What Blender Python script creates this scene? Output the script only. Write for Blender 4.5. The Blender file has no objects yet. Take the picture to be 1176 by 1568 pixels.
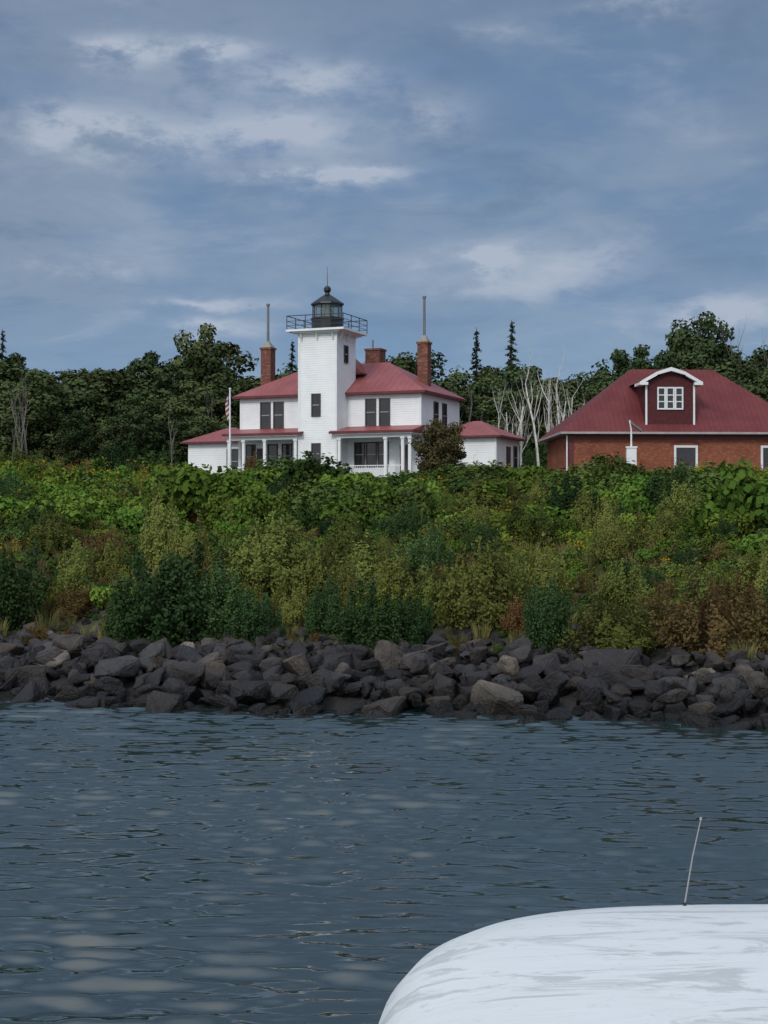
import bpy, bmesh, math, random
import numpy as np
from mathutils import Vector, Matrix
R=np.random.RandomState(7); random.seed(7)
S=bpy.context.scene
S.view_settings.view_transform='Standard'; S.view_settings.look='None'; S.view_settings.exposure=0

# ---------------------------------------------------------------- node helpers
def nn(nt,t,**kw):
    n=nt.nodes.new(t)
    for k,v in kw.items(): setattr(n,k,v)
    return n
def setin(nt,sock,v):
    if isinstance(v,bpy.types.NodeSocket): nt.links.new(v,sock)
    else: sock.default_value=v
def M(nt,op,a,b=0.0,c=None,clamp=False):
    n=nn(nt,'ShaderNodeMath',operation=op,use_clamp=clamp)
    setin(nt,n.inputs[0],a); setin(nt,n.inputs[1],b)
    if c is not None: setin(nt,n.inputs[2],c)
    return n.outputs[0]
def MIX(nt,f,a,b,mode='MIX'):
    n=nn(nt,'ShaderNodeMix',data_type='RGBA',blend_type=mode)
    setin(nt,n.inputs[0],f)
    setin(nt,n.inputs[6],a if isinstance(a,bpy.types.NodeSocket) else (*a,1))
    setin(nt,n.inputs[7],b if isinstance(b,bpy.types.NodeSocket) else (*b,1))
    return n.outputs[2]
def NOISE(nt,vec,scale,detail=4,rough=.5,dist=0.):
    n=nn(nt,'ShaderNodeTexNoise'); 
    if vec is not None: nt.links.new(vec,n.inputs['Vector'])
    n.inputs['Scale'].default_value=scale; n.inputs['Detail'].default_value=detail
    n.inputs['Roughness'].default_value=rough; n.inputs['Distortion'].default_value=dist
    return n.outputs['Fac']
def MR(nt,v,a,b,c=0.,d=1.,smooth=True):
    n=nn(nt,'ShaderNodeMapRange'); n.interpolation_type='SMOOTHSTEP' if smooth else 'LINEAR'
    setin(nt,n.inputs[0],v)
    for i,x in enumerate((a,b,c,d)): setin(nt,n.inputs[i+1],x)
    return n.outputs[0]
def newmat(name):
    m=bpy.data.materials.new(name); m.use_nodes=True
    nt=m.node_tree; p=nt.nodes['Principled BSDF']; return m,nt,p
def bump(nt,p,h,strength,dist):
    b=nn(nt,'ShaderNodeBump'); nt.links.new(h,b.inputs['Height'])
    b.inputs['Strength'].default_value=strength; b.inputs['Distance'].default_value=dist
    nt.links.new(b.outputs[0],p.inputs['Normal'])
def plain(name,col,rough=.6,var=.12,scale=1.5,spec=.3,metal=0.,bscale=None,bstr=.3):
    m,nt,p=newmat(name)
    tc=nn(nt,'ShaderNodeTexCoord').outputs['Object']
    f=NOISE(nt,tc,scale,5,.6)
    lo=tuple(c*(1-var) for c in col); hi=tuple(min(1,c*(1+var)) for c in col)
    nt.links.new(MIX(nt,MR(nt,f,.3,.7),lo,hi),p.inputs['Base Color'])
    p.inputs['Roughness'].default_value=rough; p.inputs['Specular IOR Level'].default_value=spec
    p.inputs['Metallic'].default_value=metal
    if bscale: bump(nt,p,NOISE(nt,tc,bscale,4),bstr,.02)
    return m

def foliage(name,dark,light,alt,trans=.2,altamt=.7):
    m=bpy.data.materials.new(name); m.use_nodes=True; nt=m.node_tree; nt.nodes.remove(nt.nodes['Principled BSDF'])
    a=nn(nt,'ShaderNodeAttribute',attribute_name='tint').outputs['Fac']
    r=nn(nt,'ShaderNodeObjectInfo').outputs['Random']
    c=MIX(nt,a,dark,light)
    c=MIX(nt,M(nt,'MULTIPLY',r,altamt),c,alt)
    v=M(nt,'MULTIPLY_ADD',M(nt,'FRACT',M(nt,'MULTIPLY',r,7.31)),.8,.66)
    hs=nn(nt,'ShaderNodeHueSaturation'); nt.links.new(c,hs.inputs['Color']); nt.links.new(v,hs.inputs['Value'])
    c=hs.outputs[0]
    d=nn(nt,'ShaderNodeBsdfDiffuse'); nt.links.new(c,d.inputs[0]); out=d.outputs[0]
    if trans>0:
        t=nn(nt,'ShaderNodeBsdfTranslucent'); nt.links.new(c,t.inputs[0])
        mx=nn(nt,'ShaderNodeMixShader'); mx.inputs[0].default_value=trans
        nt.links.new(out,mx.inputs[1]); nt.links.new(t.outputs[0],mx.inputs[2]); out=mx.outputs[0]
    nt.links.new(out,nt.nodes['Material Output'].inputs[0])
    return m

# ---------------------------------------------------------------- materials
def siding():
    m,nt,p=newmat('white_clapboard')
    tc=nn(nt,'ShaderNodeTexCoord').outputs['Object']
    s=nn(nt,'ShaderNodeSeparateXYZ'); nt.links.new(tc,s.inputs[0])
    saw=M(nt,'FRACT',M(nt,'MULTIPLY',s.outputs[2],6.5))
    f=NOISE(nt,tc,.8,6,.6)
    c=MIX(nt,MR(nt,f,.35,.75),(.76,.79,.81),(.67,.70,.73))
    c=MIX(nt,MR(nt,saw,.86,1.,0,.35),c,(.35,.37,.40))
    nt.links.new(c,p.inputs['Base Color']); p.inputs['Roughness'].default_value=.55
    bump(nt,p,M(nt,'SUBTRACT',1.0,saw),.6,.03)
    return m
def brickmat(name,scale,c1,c2,mortar):
    m,nt,p=newmat(name)
    tc=nn(nt,'ShaderNodeTexCoord').outputs['Object']
    s=nn(nt,'ShaderNodeSeparateXYZ'); nt.links.new(tc,s.inputs[0])
    cb=nn(nt,'ShaderNodeCombineXYZ'); nt.links.new(M(nt,'ADD',s.outputs[0],s.outputs[1]),cb.inputs[0]); nt.links.new(s.outputs[2],cb.inputs[1])
    b=nn(nt,'ShaderNodeTexBrick'); nt.links.new(cb.outputs[0],b.inputs['Vector'])
    b.inputs['Scale'].default_value=scale; b.inputs['Color1'].default_value=(*c1,1); b.inputs['Color2'].default_value=(*c2,1)
    b.inputs['Mortar'].default_value=(*mortar,1); b.inputs['Mortar Size'].default_value=.018
    b.inputs['Brick Width'].default_value=.5;b.inputs['Row Height'].default_value=.19
    f=NOISE(nt,tc,.9,6,.65)
    mp=nn(nt,'ShaderNodeMapping'); nt.links.new(tc,mp.inputs[0]); mp.inputs['Scale'].default_value=(1,1,2.5)
    f2=NOISE(nt,mp.outputs[0],3.2,5,.8)
    c=MIX(nt,MR(nt,f,.42,.72,0,.6),b.outputs['Color'],(.11,.035,.026))
    c=MIX(nt,MR(nt,f2,.5,.62,0,.75),c,(.40,.155,.085))
    nt.links.new(c,p.inputs['Base Color']); p.inputs['Roughness'].default_value=.85
    p.inputs['Specular IOR Level'].default_value=.2
    bump(nt,p,b.outputs['Fac'],-.3,.01)
    return m
def roofmat(name,c1,c2,ridge=2.2,rough=.45,spec=.25):
    m,nt,p=newmat(name)
    g=nn(nt,'ShaderNodeTexCoord').outputs['Object']
    s=nn(nt,'ShaderNodeSeparateXYZ'); nt.links.new(g,s.inputs[0])
    nrm=nn(nt,'ShaderNodeSeparateXYZ'); 
    ge=nn(nt,'ShaderNodeTexCoord').outputs['Normal']; nt.links.new(ge,nrm.inputs[0])
    side=M(nt,'GREATER_THAN',M(nt,'ABSOLUTE',nrm.outputs[0]),M(nt,'ABSOLUTE',nrm.outputs[1]))
    co=M(nt,'ADD',M(nt,'MULTIPLY',s.outputs[0],M(nt,'SUBTRACT',1.,side)),M(nt,'MULTIPLY',s.outputs[1],side))
    seam=MR(nt,M(nt,'ABSOLUTE',M(nt,'SUBTRACT',M(nt,'FRACT',M(nt,'MULTIPLY',co,ridge)),.5)),.42,.5)
    f=NOISE(nt,g,.7,6,.6); f2=NOISE(nt,g,7,5,.7)
    c=MIX(nt,MR(nt,f,.3,.7),c1,c2)
    c=MIX(nt,M(nt,'MULTIPLY',seam,.3),c,tuple(x*.5 for x in c1))
    c=MIX(nt,MR(nt,f2,.5,.8,0,.3),c,tuple(x*.55 for x in c1))
    nt.links.new(c,p.inputs['Base Color']); p.inputs['Roughness'].default_value=rough
    p.inputs['Specular IOR Level'].default_value=spec
    bump(nt,p,seam,.5,.03)
    return m
WHITE=siding()
TRIMW=plain('white_trim_paint',(.72,.75,.77),.5,.05)
MAROON=plain('maroon_trim',(.12,.03,.032),.5,.15)
ROOF1=roofmat('red_metal_roof',(.235,.070,.070),(.295,.092,.092))
ROOF2=roofmat('dark_red_shingle_roof',(.115,.025,.027),(.145,.036,.038),3.0,.6,.2)
BRICK=brickmat('red_brick',4.2,(.28,.082,.044),(.195,.055,.034),(.20,.13,.09))
CHIM=brickmat('chimney_brick',4.2,(.15,.058,.046),(.105,.042,.036),(.13,.10,.09))
GLASS,nt,p=newmat('window_glass'); 
tc=nn(nt,'ShaderNodeTexCoord').outputs['Object']
nt.links.new(MIX(nt,NOISE(nt,tc,1.3,2),(.008,.01,.012),(.035,.04,.045)),p.inputs['Base Color']); p.inputs['Roughness'].default_value=.08
LGLASS,nt,p=newmat('lantern_glass'); p.inputs['Base Color'].default_value=(.16,.22,.22,1); p.inputs['Roughness'].default_value=.05; p.inputs['Alpha'].default_value=.45
DARKFR=plain('dark_sash',(.06,.045,.045),.5)
GREY=plain('grey_sash',(.28,.29,.30),.5)
BLACK=plain('black_iron',(.012,.013,.015),.35,spec=.5)
STEEL=plain('galvanised_pipe',(.16,.17,.18),.45,metal=.3)
CONC=plain('concrete_cap',(.25,.24,.22),.8)
DECKF=plain('porch_floor',(.22,.22,.22),.7)
WALLRED=plain('dark_red_shingle_wall',(.075,.016,.019),.7,.25,5)

BARK=plain('bark_brown',(.07,.055,.045),.9,.4,6,.1)
def birchm():
    m,nt,p=newmat('birch_bark'); tc=nn(nt,'ShaderNodeTexCoord').outputs['Object']
    f=NOISE(nt,tc,4,4,.7)
    nt.links.new(MIX(nt,MR(nt,f,.52,.68),(.56,.55,.52),(.14,.13,.12)),p.inputs['Base Color']); p.inputs['Roughness'].default_value=.8
    return m
BIRCH=birchm()
GBARK=plain('grey_bark',(.17,.16,.145),.85,.4,5,.1)
F_DARK=foliage('forest_leaves',(.028,.048,.024),(.062,.092,.040),(.082,.094,.038),0)
F_CON=foliage('conifer_needles',(.012,.022,.016),(.028,.046,.028),(.03,.045,.022),0)
F_ALD=foliage('alder_leaves',(.020,.048,.022),(.055,.110,.042),(.075,.125,.040))
F_WIL=foliage('willow_leaves',(.058,.092,.022),(.135,.168,.044),(.17,.165,.045))
F_RED=foliage('rusty_leaves',(.070,.065,.024),(.14,.110,.042),(.15,.078,.038))
F_HERB=foliage('thimbleberry_leaves',(.030,.086,.016),(.110,.200,.036),(.15,.185,.032))
F_HDK=foliage('undershrub_leaves',(.024,.054,.018),(.075,.125,.034),(.10,.13,.034))
F_DRY=foliage('dry_weed',(.08,.060,.03),(.16,.11,.052),(.14,.062,.035))
F_GRA=foliage('grass_blades',(.08,.10,.035),(.19,.18,.075),(.24,.20,.08))
F_GOLD=foliage('goldenrod_flowers',(.26,.20,.02),(.38,.29,.03),(.28,.20,.03))
F_MAP=foliage('maple_leaves',(.024,.036,.015),(.062,.066,.028),(.08,.055,.03),.1)

# ---------------------------------------------------------------- mesh builder
class MB:
    def __init__(s): s.v=[];s.f=[];s.m=[];s.t=[];s.n=0
    def addv(s,arr,t=None):
        arr=np.asarray(arr,float).reshape(-1,3); b=s.n; s.v.append(arr); s.n+=len(arr)
        if t is None: t=np.full(len(arr),.5)
        s.t.append(np.asarray(t,float)*np.ones(len(arr))); return b
    def face(s,idx,m=0): s.f.append(tuple(int(i) for i in idx)); s.m.append(m)
    def box(s,x0,x1,y0,y1,z0,z1,m=0):
        b=s.addv([(x0,y0,z0),(x1,y0,z0),(x1,y1,z0),(x0,y1,z0),(x0,y0,z1),(x1,y0,z1),(x1,y1,z1),(x0,y1,z1)])
        for q in ((0,3,2,1),(4,5,6,7),(0,1,5,4),(1,2,6,5),(2,3,7,6),(3,0,4,7)): s.face([b+i for i in q],m)
    def tube(s,pts,rad,n=5,m=0,cap=True):
        pts=np.asarray(pts,float); k=len(pts); rings=[]
        for i in range(k):
            d=pts[min(i+1,k-1)]-pts[max(i-1,0)]; d/= (np.linalg.norm(d)+1e-9)
            a=np.cross(d,(0,0,1.) if abs(d[2])<.9 else (1.,0,0)); a/=np.linalg.norm(a); b_=np.cross(d,a)
            th=np.arange(n)*2*math.pi/n
            rings.append(s.addv(pts[i]+rad[i]*(np.cos(th)[:,None]*a+np.sin(th)[:,None]*b_)))
        for i in range(k-1):
            for j in range(n):
                j2=(j+1)%n; s.face((rings[i]+j,rings[i]+j2,rings[i+1]+j2,rings[i+1]+j),m)
        if cap: s.face([rings[-1]+j for j in range(n)],m); s.face([rings[0]+n-1-j for j in range(n)],m)
    def leaves(s,c,size,aspect=.55,up=0.,m=0,tint=None,axis=None,nrm=None):
        c=np.asarray(c,float); N=len(c)
        if nrm is not None:
            nv=nrm/(np.linalg.norm(nrm,axis=1)[:,None]+1e-9)+R.normal(size=(N,3))*.5+np.array([0,0,.45])
            nv/=np.linalg.norm(nv,axis=1)[:,None]
            a=np.cross(nv,R.normal(size=(N,3))); a/=np.linalg.norm(a,axis=1)[:,None]; b=np.cross(nv,a)
        else:
            a=R.normal(size=(N,3)) if axis is None else axis+R.normal(size=(N,3))*.35
            if up: a[:,2]*=(1-up)
            a/=np.linalg.norm(a,axis=1)[:,None]
            r=R.normal(size=(N,3))
            if up: r[:,2]*=(1-up)
            b=r-(r*a).sum(1)[:,None]*a; b/=np.linalg.norm(b,axis=1)[:,None]+1e-9
        size=(np.ones(N)*size*R.uniform(.7,1.3,N))[:,None]
        P=np.stack([c-a*size*.5,c+b*size*.5*aspect,c+a*size*.5,c-b*size*.5*aspect],1).reshape(-1,3)
        if tint is None: tint=R.uniform(0,1,N)
        base=s.addv(P,np.repeat(tint,4))
        for i in range(N): s.f.append((base+4*i,base+4*i+1,base+4*i+2,base+4*i+3))
        s.m+= [m]*N
    def mesh(s,name,mats,smooth=False):
        me=bpy.data.meshes.new(name)
        me.from_pydata(np.concatenate(s.v).tolist(),[],s.f)
        for mt in mats: me.materials.append(mt)
        me.polygons.foreach_set('material_index',s.m)
        if smooth: me.polygons.foreach_set('use_smooth',[True]*len(s.f))
        at=me.attributes.new('tint','FLOAT','POINT'); at.data.foreach_set('value',np.concatenate(s.t))
        me.update(); return me
COL=S.collection
def obj(name,me,parent=None,loc=(0,0,0),rot=(0,0,0),sc=(1,1,1)):
    o=bpy.data.objects.new(name,me); COL.objects.link(o); o.location=loc; o.rotation_euler=rot; o.scale=sc
    if parent: o.parent=parent
    return o
def empty(name,loc=(0,0,0),rz=0):
    o=bpy.data.objects.new(name,None); COL.objects.link(o); o.location=loc; o.rotation_euler=(0,0,rz); return o

# ---------------------------------------------------------------- terrain
def ysh(x): return 47.1-.26*np.clip(x,-45,45)+.5*np.sin(x*.35)+.25*np.sin(x*.9+1)
TP=[-400,-12,-3,0,2.5,5.5,9,13,20,30,38,43,50,4000]; ZP=[-6,-4,-1.2,-.45,.45,1.05,1.75,2.5,4.1,6.3,7.7,8.1,8.55,8.6]
def gz(x,y):
    x=np.asarray(x,float);y=np.asarray(y,float)
    t=y-ysh(x); z=np.interp(t,TP,ZP)
    w=np.interp(t,[5,12,36,46],[0,1,1,0])
    return z+w*(.28*np.sin(x*.45+y*.2)+.22*np.sin(x*.23-y*.37+2)+.12*np.sin(x*1.1+y*.7))
xs=np.concatenate([np.geomspace(-3000,-62,12),np.arange(-60,60.1,1.0),np.geomspace(62,3000,12)])
ys=np.concatenate([[ -400,-50,10,25],np.arange(32,125,.8),np.geomspace(126,4000,14)])
X,Y=np.meshgrid(xs,ys); Z=gz(X,Y)
me=bpy.data.meshes.new('ground'); nx,ny=len(xs),len(ys)
F=[(j*nx+i,j*nx+i+1,(j+1)*nx+i+1,(j+1)*nx+i) for j in range(ny-1) for i in range(nx-1)]
me.from_pydata(np.stack([X,Y,Z],-1).reshape(-1,3).tolist(),[],F); me.polygons.foreach_set('use_smooth',[True]*len(F))
m,nt,p=newmat('island_ground'); g=nn(nt,'ShaderNodeNewGeometry').outputs['Position']
gs=nn(nt,'ShaderNodeSeparateXYZ'); nt.links.new(g,gs.inputs[0])
f=NOISE(nt,g,.5,6,.6); f2=NOISE(nt,g,6,5,.7)
c=MIX(nt,MR(nt,f,.35,.65),(.05,.04,.025),(.03,.045,.018)); c=MIX(nt,MR(nt,f2,.4,.7,0,.6),c,(.08,.07,.04))
c=MIX(nt,MR(nt,gs.outputs[2],1.3,1.9),(.018,.017,.017),c)  # low ground coloured near-black, painting shade into the gaps between boulders
nt.links.new(c,p.inputs['Base Color']); p.inputs['Roughness'].default_value=.95; bump(nt,p,f2,.8,.15)
me.materials.append(m); obj('ground',me)

# ---------------------------------------------------------------- water
wx=np.linspace(-19,19,480); wy=np.linspace(13,54,1050)
X,Y=np.meshgrid(wx,wy); Z=np.zeros_like(X)
for i in range(50):
    lam=float(np.exp(R.normal(math.log(.56),.30))); lam=min(max(lam,.26),1.6); th=R.normal(.09,.20)
    kx,ky=math.sin(th)*2*math.pi/lam,math.cos(th)*2*math.pi/lam
    amp=.0074*min(lam,1.2)
    ph=kx*X+ky*Y+R.uniform(0,6.28)
    Z+=amp*(np.sin(ph)+.18*np.sin(2*ph+1.2))
env=.85+.35*np.sin(X*.41+Y*.17)*np.sin(Y*.33-X*.11+1)
edge=np.clip(np.minimum(np.minimum(X+19,19-X)/1.5,np.minimum(Y-13,54-Y)/1.5),0,1)
Z*=env*edge*np.interp(Y,[18,28,50],[1.,1.15,.95])
nx,ny=len(wx),len(wy)
V=np.stack([X,Y,Z],-1).reshape(-1,3).tolist()
F=[(j*nx+i,j*nx+i+1,(j+1)*nx+i+1,(j+1)*nx+i) for j in range(ny-1) for i in range(nx-1)]
b=len(V); L=4000
V+=[(-L,-L,0),(L,-L,0),(L,L,0),(-L,L,0),(-19,13,0),(19,13,0),(19,54,0),(-19,54,0)]
for a,c_ in ((0,1),(1,2),(2,3),(3,0)): F.append((b+a,b+c_,b+4+c_,b+4+a))
me=bpy.data.meshes.new('lake_water'); me.from_pydata(V,[],F); me.polygons.foreach_set('use_smooth',[True]*len(F))
m,nt,p=newmat('lake_water'); g=nn(nt,'ShaderNodeNewGeometry').outputs['Position']
mp=nn(nt,'ShaderNodeMapping'); nt.links.new(g,mp.inputs[0]); mp.inputs['Scale'].default_value=(.5,1.5,1); mp.inputs['Rotation'].default_value=(0,0,.12)
h=NOISE(nt,mp.outputs[0],5,2,.5)
big=NOISE(nt,g,.12,3,.5)
nt.links.new(MIX(nt,MR(nt,big,.35,.65),(.011,.024,.025),(.017,.032,.033)),p.inputs['Base Color'])
p.inputs['Roughness'].default_value=.025; p.inputs['IOR'].default_value=1.95
bump(nt,p,h,.12,.05)
me.materials.append(m); obj('lake_water',me)

# ---------------------------------------------------------------- rocks
m,nt,p=newmat('boulder_stone'); tco=nn(nt,'ShaderNodeTexCoord').outputs['Object']; pos=nn(nt,'ShaderNodeNewGeometry').outputs['Position']
r=nn(nt,'ShaderNodeObjectInfo').outputs['Random']
sz=nn(nt,'ShaderNodeSeparateXYZ'); nt.links.new(pos,sz.inputs[0])
ramp=nn(nt,'ShaderNodeValToRGB'); nt.links.new(r,ramp.inputs[0]); e=ramp.color_ramp.elements
e[0].color=(.022,.022,.026,1); e[1].position=1; e[1].color=(.24,.21,.17,1)
for pp,cc in ((.25,(.038,.036,.039,1)),(.5,(.072,.060,.054,1)),(.7,(.034,.036,.042,1)),(.87,(.080,.077,.078,1)),(.96,(.11,.09,.075,1))):
    q=e.new(pp); q.color=cc
f=NOISE(nt,tco,2.2,8,.65); f2=NOISE(nt,tco,9,6,.7)
c=MIX(nt,MR(nt,f,.35,.7,0,.6),ramp.outputs[0],(.016,.015,.018)); c=MIX(nt,MR(nt,f2,.56,.75,0,.45),c,(.17,.16,.15))
wet=MR(nt,M(nt,'ADD',sz.outputs[2],M(nt,'MULTIPLY',f,.6)),.45,1.7,.28,1.)
hs=nn(nt,'ShaderNodeHueSaturation'); nt.links.new(c,hs.inputs['Color']); nt.links.new(wet,hs.inputs['Value'])
nt.links.new(hs.outputs[0],p.inputs['Base Color']); nt.links.new(MR(nt,wet,.28,1,.35,.75),p.inputs['Roughness'])
p.inputs['Specular IOR Level'].default_value=.3
bump(nt,p,M(nt,'ADD',f,M(nt,'MULTIPLY',f2,.6)),1.,.12)
ROCK=m
rocks=[]
for k in range(20):
    bm=bmesh.new(); sx,sy,s_z=R.uniform(.85,1.3),R.uniform(.8,1.),R.uniform(.5,.95)
    for i in range(R.randint(11,16)):
        v=R.uniform(-1,1,3); v/=np.max(np.abs(v))**.7*np.linalg.norm(v)**.3
        bm.verts.new((v[0]*sx*.5,v[1]*sy*.5,v[2]*s_z*.5))
    res=bmesh.ops.convex_hull(bm,input=bm.verts)
    bmesh.ops.delete(bm,geom=[v for v in bm.verts if not v.link_faces],context='VERTS')
    bmesh.ops.dissolve_limit(bm,angle_limit=.25,verts=bm.verts,edges=bm.edges)
    bmesh.ops.bevel(bm,geom=bm.edges[:],offset=.05,segments=2,affect='EDGES',profile=.5)
    bmesh.ops.triangulate(bm,faces=bm.faces)
    bmesh.ops.subdivide_edges(bm,edges=bm.edges[:],cuts=1)
    for v in bm.verts: v.co+=Vector(R.normal(0,.009,3))
    me=bpy.data.meshes.new('boulder'); bm.to_mesh(me); bm.free(); me.materials.append(ROCK)
    rocks.append(me)
par=empty('riprap_boulders'); cnt=0
def rock(x,t,s,dz=0):
    global cnt
    y=float(ysh(x))+t; z=float(gz(x,y))+dz
    obj('boulder_%d'%cnt,rocks[R.randint(len(rocks))],par,(x,y,z),(R.uniform(-.5,.5),R.uniform(-.5,.5),R.uniform(0,6.28)),(s*R.uniform(.85,1.3),s*R.uniform(.8,1.1),s*R.uniform(.8,1.2))); cnt+=1
t=-.9
while t<6.4:
    x=-34+R.uniform(0,.6)
    while x<34:
        s=R.uniform(.45,1.2) if t<5 else R.uniform(.3,.85)
        if R.rand()<.12: s*=1.3
        rock(x+R.uniform(-.2,.2),t+R.uniform(-.3,.3),s,.30+R.uniform(-.2,.25)); x+=s*R.uniform(.78,1.08)
    t+=.62
for i in range(650):
    rock(R.uniform(-34,34),5.8+abs(R.normal(0,2.8)),R.uniform(.2,.7),.12)
for i in range(300): rock(R.uniform(-34,34),R.uniform(-.6,6.),R.uniform(.2,.4),.3)

# ---------------------------------------------------------------- vegetation prototypes
def decid(H=12.,spread=.24,lo=.14,nl=26,per=200,leaf=.34,mat=F_DARK,bark=BARK,cr0=(.055,.09),rnd=False):
    b=MB(); p0=np.zeros(3); path=[];rad=[]
    lean=R.normal(0,.02,2)*H
    for i in range(7):
        q=i/6.; path.append((lean[0]*q+R.normal(0,.008)*H,lean[1]*q+R.normal(0,.008)*H,H*.9*q)); rad.append(.014*H*(1-q*.85))
    path=np.array(path); b.tube(path,rad,6,1)
    for i in range(nl):
        q=lo+(1-lo)*(i+R.uniform(0,1))/nl; th=i*2.4+R.uniform(-.5,.5)
        if rnd: prof=math.sin(math.pi*(.14+.76*(q-lo)/(1-lo)))**.6
        else: prof=math.sin(min(1,max(0.08,(1.06-q)/(1.06-lo)))**.75*math.pi*.62)**.8
        rr=spread*H*prof*R.uniform(.5,1.1)
        st=np.array([np.interp(q*.85,np.linspace(0,.9,7),path[:,k]) for k in range(3)]); st[2]=max(.05*H,q*H*.85-.05*H)
        tip=np.array([st[0]+rr*math.cos(th),st[1]+rr*math.sin(th),q*H*.95])
        mid=(st+tip)/2+np.array([0,0,-.01*H])
        b.tube([st,mid,tip],[.006*H*(1.2-q),.004*H*(1.2-q),.0015*H],4,1,False)
        ct=R.uniform(0,1)
        for cpos,frac in ((tip,1.),(mid,.55)):
            n=int(per*frac*R.uniform(.6,1.3)); cr=H*R.uniform(*cr0)
            d=R.normal(size=(n,3)); d/=np.linalg.norm(d,axis=1)[:,None]; d*=(R.uniform(0,1,n)**.45)[:,None]
            c=cpos+d*np.array([cr*1.2,cr*1.2,cr*.9])
            b.leaves(c,leaf,.75,.3,0,np.clip(ct*.6+R.uniform(0,.4,n)+d[:,2]*.1,0,1),nrm=d)
    return b.mesh('broadleaf_tree_mesh',[mat,bark])
def conifer(H=13.,mat=F_CON,w=.15):
    b=MB(); b.tube([(0,0,0),(0,0,H*.5),(0,0,H)],[.015*H,.009*H,.002*H],6,1)
    for i in range(150):
        q=.10+.88*(i+R.uniform(-2,2))/150; z=q*H
        r=w*H*(max(0,1-q)**.9)*R.uniform(.3,1.35)+.05
        th=R.uniform(0,6.28); n=int(12+36*r); u=R.uniform(.05,1,n)
        b.tube([(0,0,z),(math.cos(th)*r,math.sin(th)*r,z-.25*r)],[.03,.008],3,1,False)
        c=np.stack([np.cos(th)*u*r,np.sin(th)*u*r,z-u*r*.3],1)+R.normal(0,.07,(n,3))*np.array([1,1,.7])
        b.leaves(c,.19,.5,.3,0)
    return b.mesh('conifer_mesh',[mat,BARK])
def bare(H=9.,mat=BIRCH):
    b=MB()
    def br(p,d,L,r,lev):
        n=5; pts=[p]; rad=[r]
        for i in range(n):
            d=d+R.normal(0,.09,3); d[2]+=.07; d/=np.linalg.norm(d); p=p+d*L/n; pts.append(p); rad.append(r*(1-.7*(i+1)/n))
        b.tube(pts,rad,5 if lev<2 else 3,0,False)
        if lev<3:
            for i in range([7,4,3][lev]):
                q=R.randint(2 if lev==0 else 1,n+1); th=R.uniform(0,6.28); s=R.uniform(.22,.55)
                nd=np.array([math.cos(th)*s,math.sin(th)*s,R.uniform(.6,1)]); nd/=np.linalg.norm(nd)
                br(np.array(pts[q]),nd,L*R.uniform(.25,.42),rad[q]*.6,lev+1)
    for k in range(R.randint(1,3)):
        br(np.array([R.normal(0,.3),R.normal(0,.3),0]),np.array([R.normal(0,.10),R.normal(0,.10),1.]),H*R.uniform(.7,.85),.0155*H,0)
    return b.mesh('bare_tree_mesh',[mat])
def alder(mat=F_ALD,H=3.,Wd=3.,N=11500,leaf=.105,stems=18):
    b=MB(); per=N//(stems*4)
    for i in range(stems):
        th=i*2.4+R.uniform(-.4,.4); rr=Wd*.5*math.sqrt((i+.5)/stems)*R.uniform(.75,1.05); top=H*(1-.6*(rr/(Wd*.5))**2)*R.uniform(.68,1.04)
        pts=[(0,0,0),(rr*.55*math.cos(th),rr*.55*math.sin(th),top*.45),(rr*math.cos(th),rr*math.sin(th),top*.93)]
        b.tube(pts,[.03,.02,.006],4,1,False); pts=np.array(pts); st=R.uniform(0,.4)
        for q in (.22,.45,.7,.93):
            cp=np.array([np.interp(q,[0,.5,1],pts[:,k]) for k in range(3)])+R.normal(0,.12,3)*np.array([1,1,.4])
            if q<.5: cp[:2]*=1.35
            cr=np.array([Wd*.12,Wd*.12,H*.13])*R.uniform(.65,1.35)
            if q>.8: cr=cr*np.array([.55,.55,1.35])
            d=R.normal(size=(per,3)); d/=np.linalg.norm(d,axis=1)[:,None]; d*=(R.uniform(0,1.15,per)**.55)[:,None]
            c=cp+d*cr; c[:,2]=np.abs(c[:,2])
            b.leaves(c,leaf,.7,.3,0,np.clip(st+R.uniform(0,.6,per),0,1),nrm=d)
    return b.mesh('leafy_shrub_mesh',[mat,BARK])
def willow(mat=F_WIL,H=3.,Wd=3.,shoots=125,leaf=.115,per=85):
    b=MB()
    cl=[(R.uniform(0,6.28),math.sqrt(R.rand())*.8,R.uniform(.5,1.0),R.uniform(0,.4)) for _ in range(10)]
    for i in range(shoots):
        th0,q0,hf,ct=cl[R.randint(10)]; th=th0+R.normal(0,.38); q0=min(1.15,max(.02,q0+R.normal(0,.15)))
        wisp=R.rand()<.16; pn=per//3 if wisp else per
        rr=Wd*.5*q0; top=H*(1-.5*min(q0,1)**2)*hf*R.uniform(.55,1.)
        if wisp: top=min(H*1.12,top*1.3+.2)
        bx=np.array([rr*.35*math.cos(th),rr*.35*math.sin(th),0]); tp=np.array([rr*math.cos(th),rr*math.sin(th),top])
        md=(bx+tp)/2+np.array([rr*.12*math.cos(th),rr*.12*math.sin(th),0])+R.normal(0,.07,3)
        b.tube([bx,md,tp],[.014,.008,.003],3,1,False)
        qq=R.uniform(.05,1.,pn)**.8; c=np.stack([np.interp(qq,[0,.5,1],[bx[k],md[k],tp[k]]) for k in range(3)],1)+R.normal(0,1.,(pn,3))*(.13-.07*qq)[:,None]
        b.leaves(c,leaf*1.05,.55,0,0,np.clip(ct+R.uniform(0,.35,pn)+.3*qq,0,1),nrm=np.tile(np.array([math.cos(th),math.sin(th),.3]),(pn,1)))
    return b.mesh('wispy_shrub_mesh',[mat,BARK])
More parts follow.
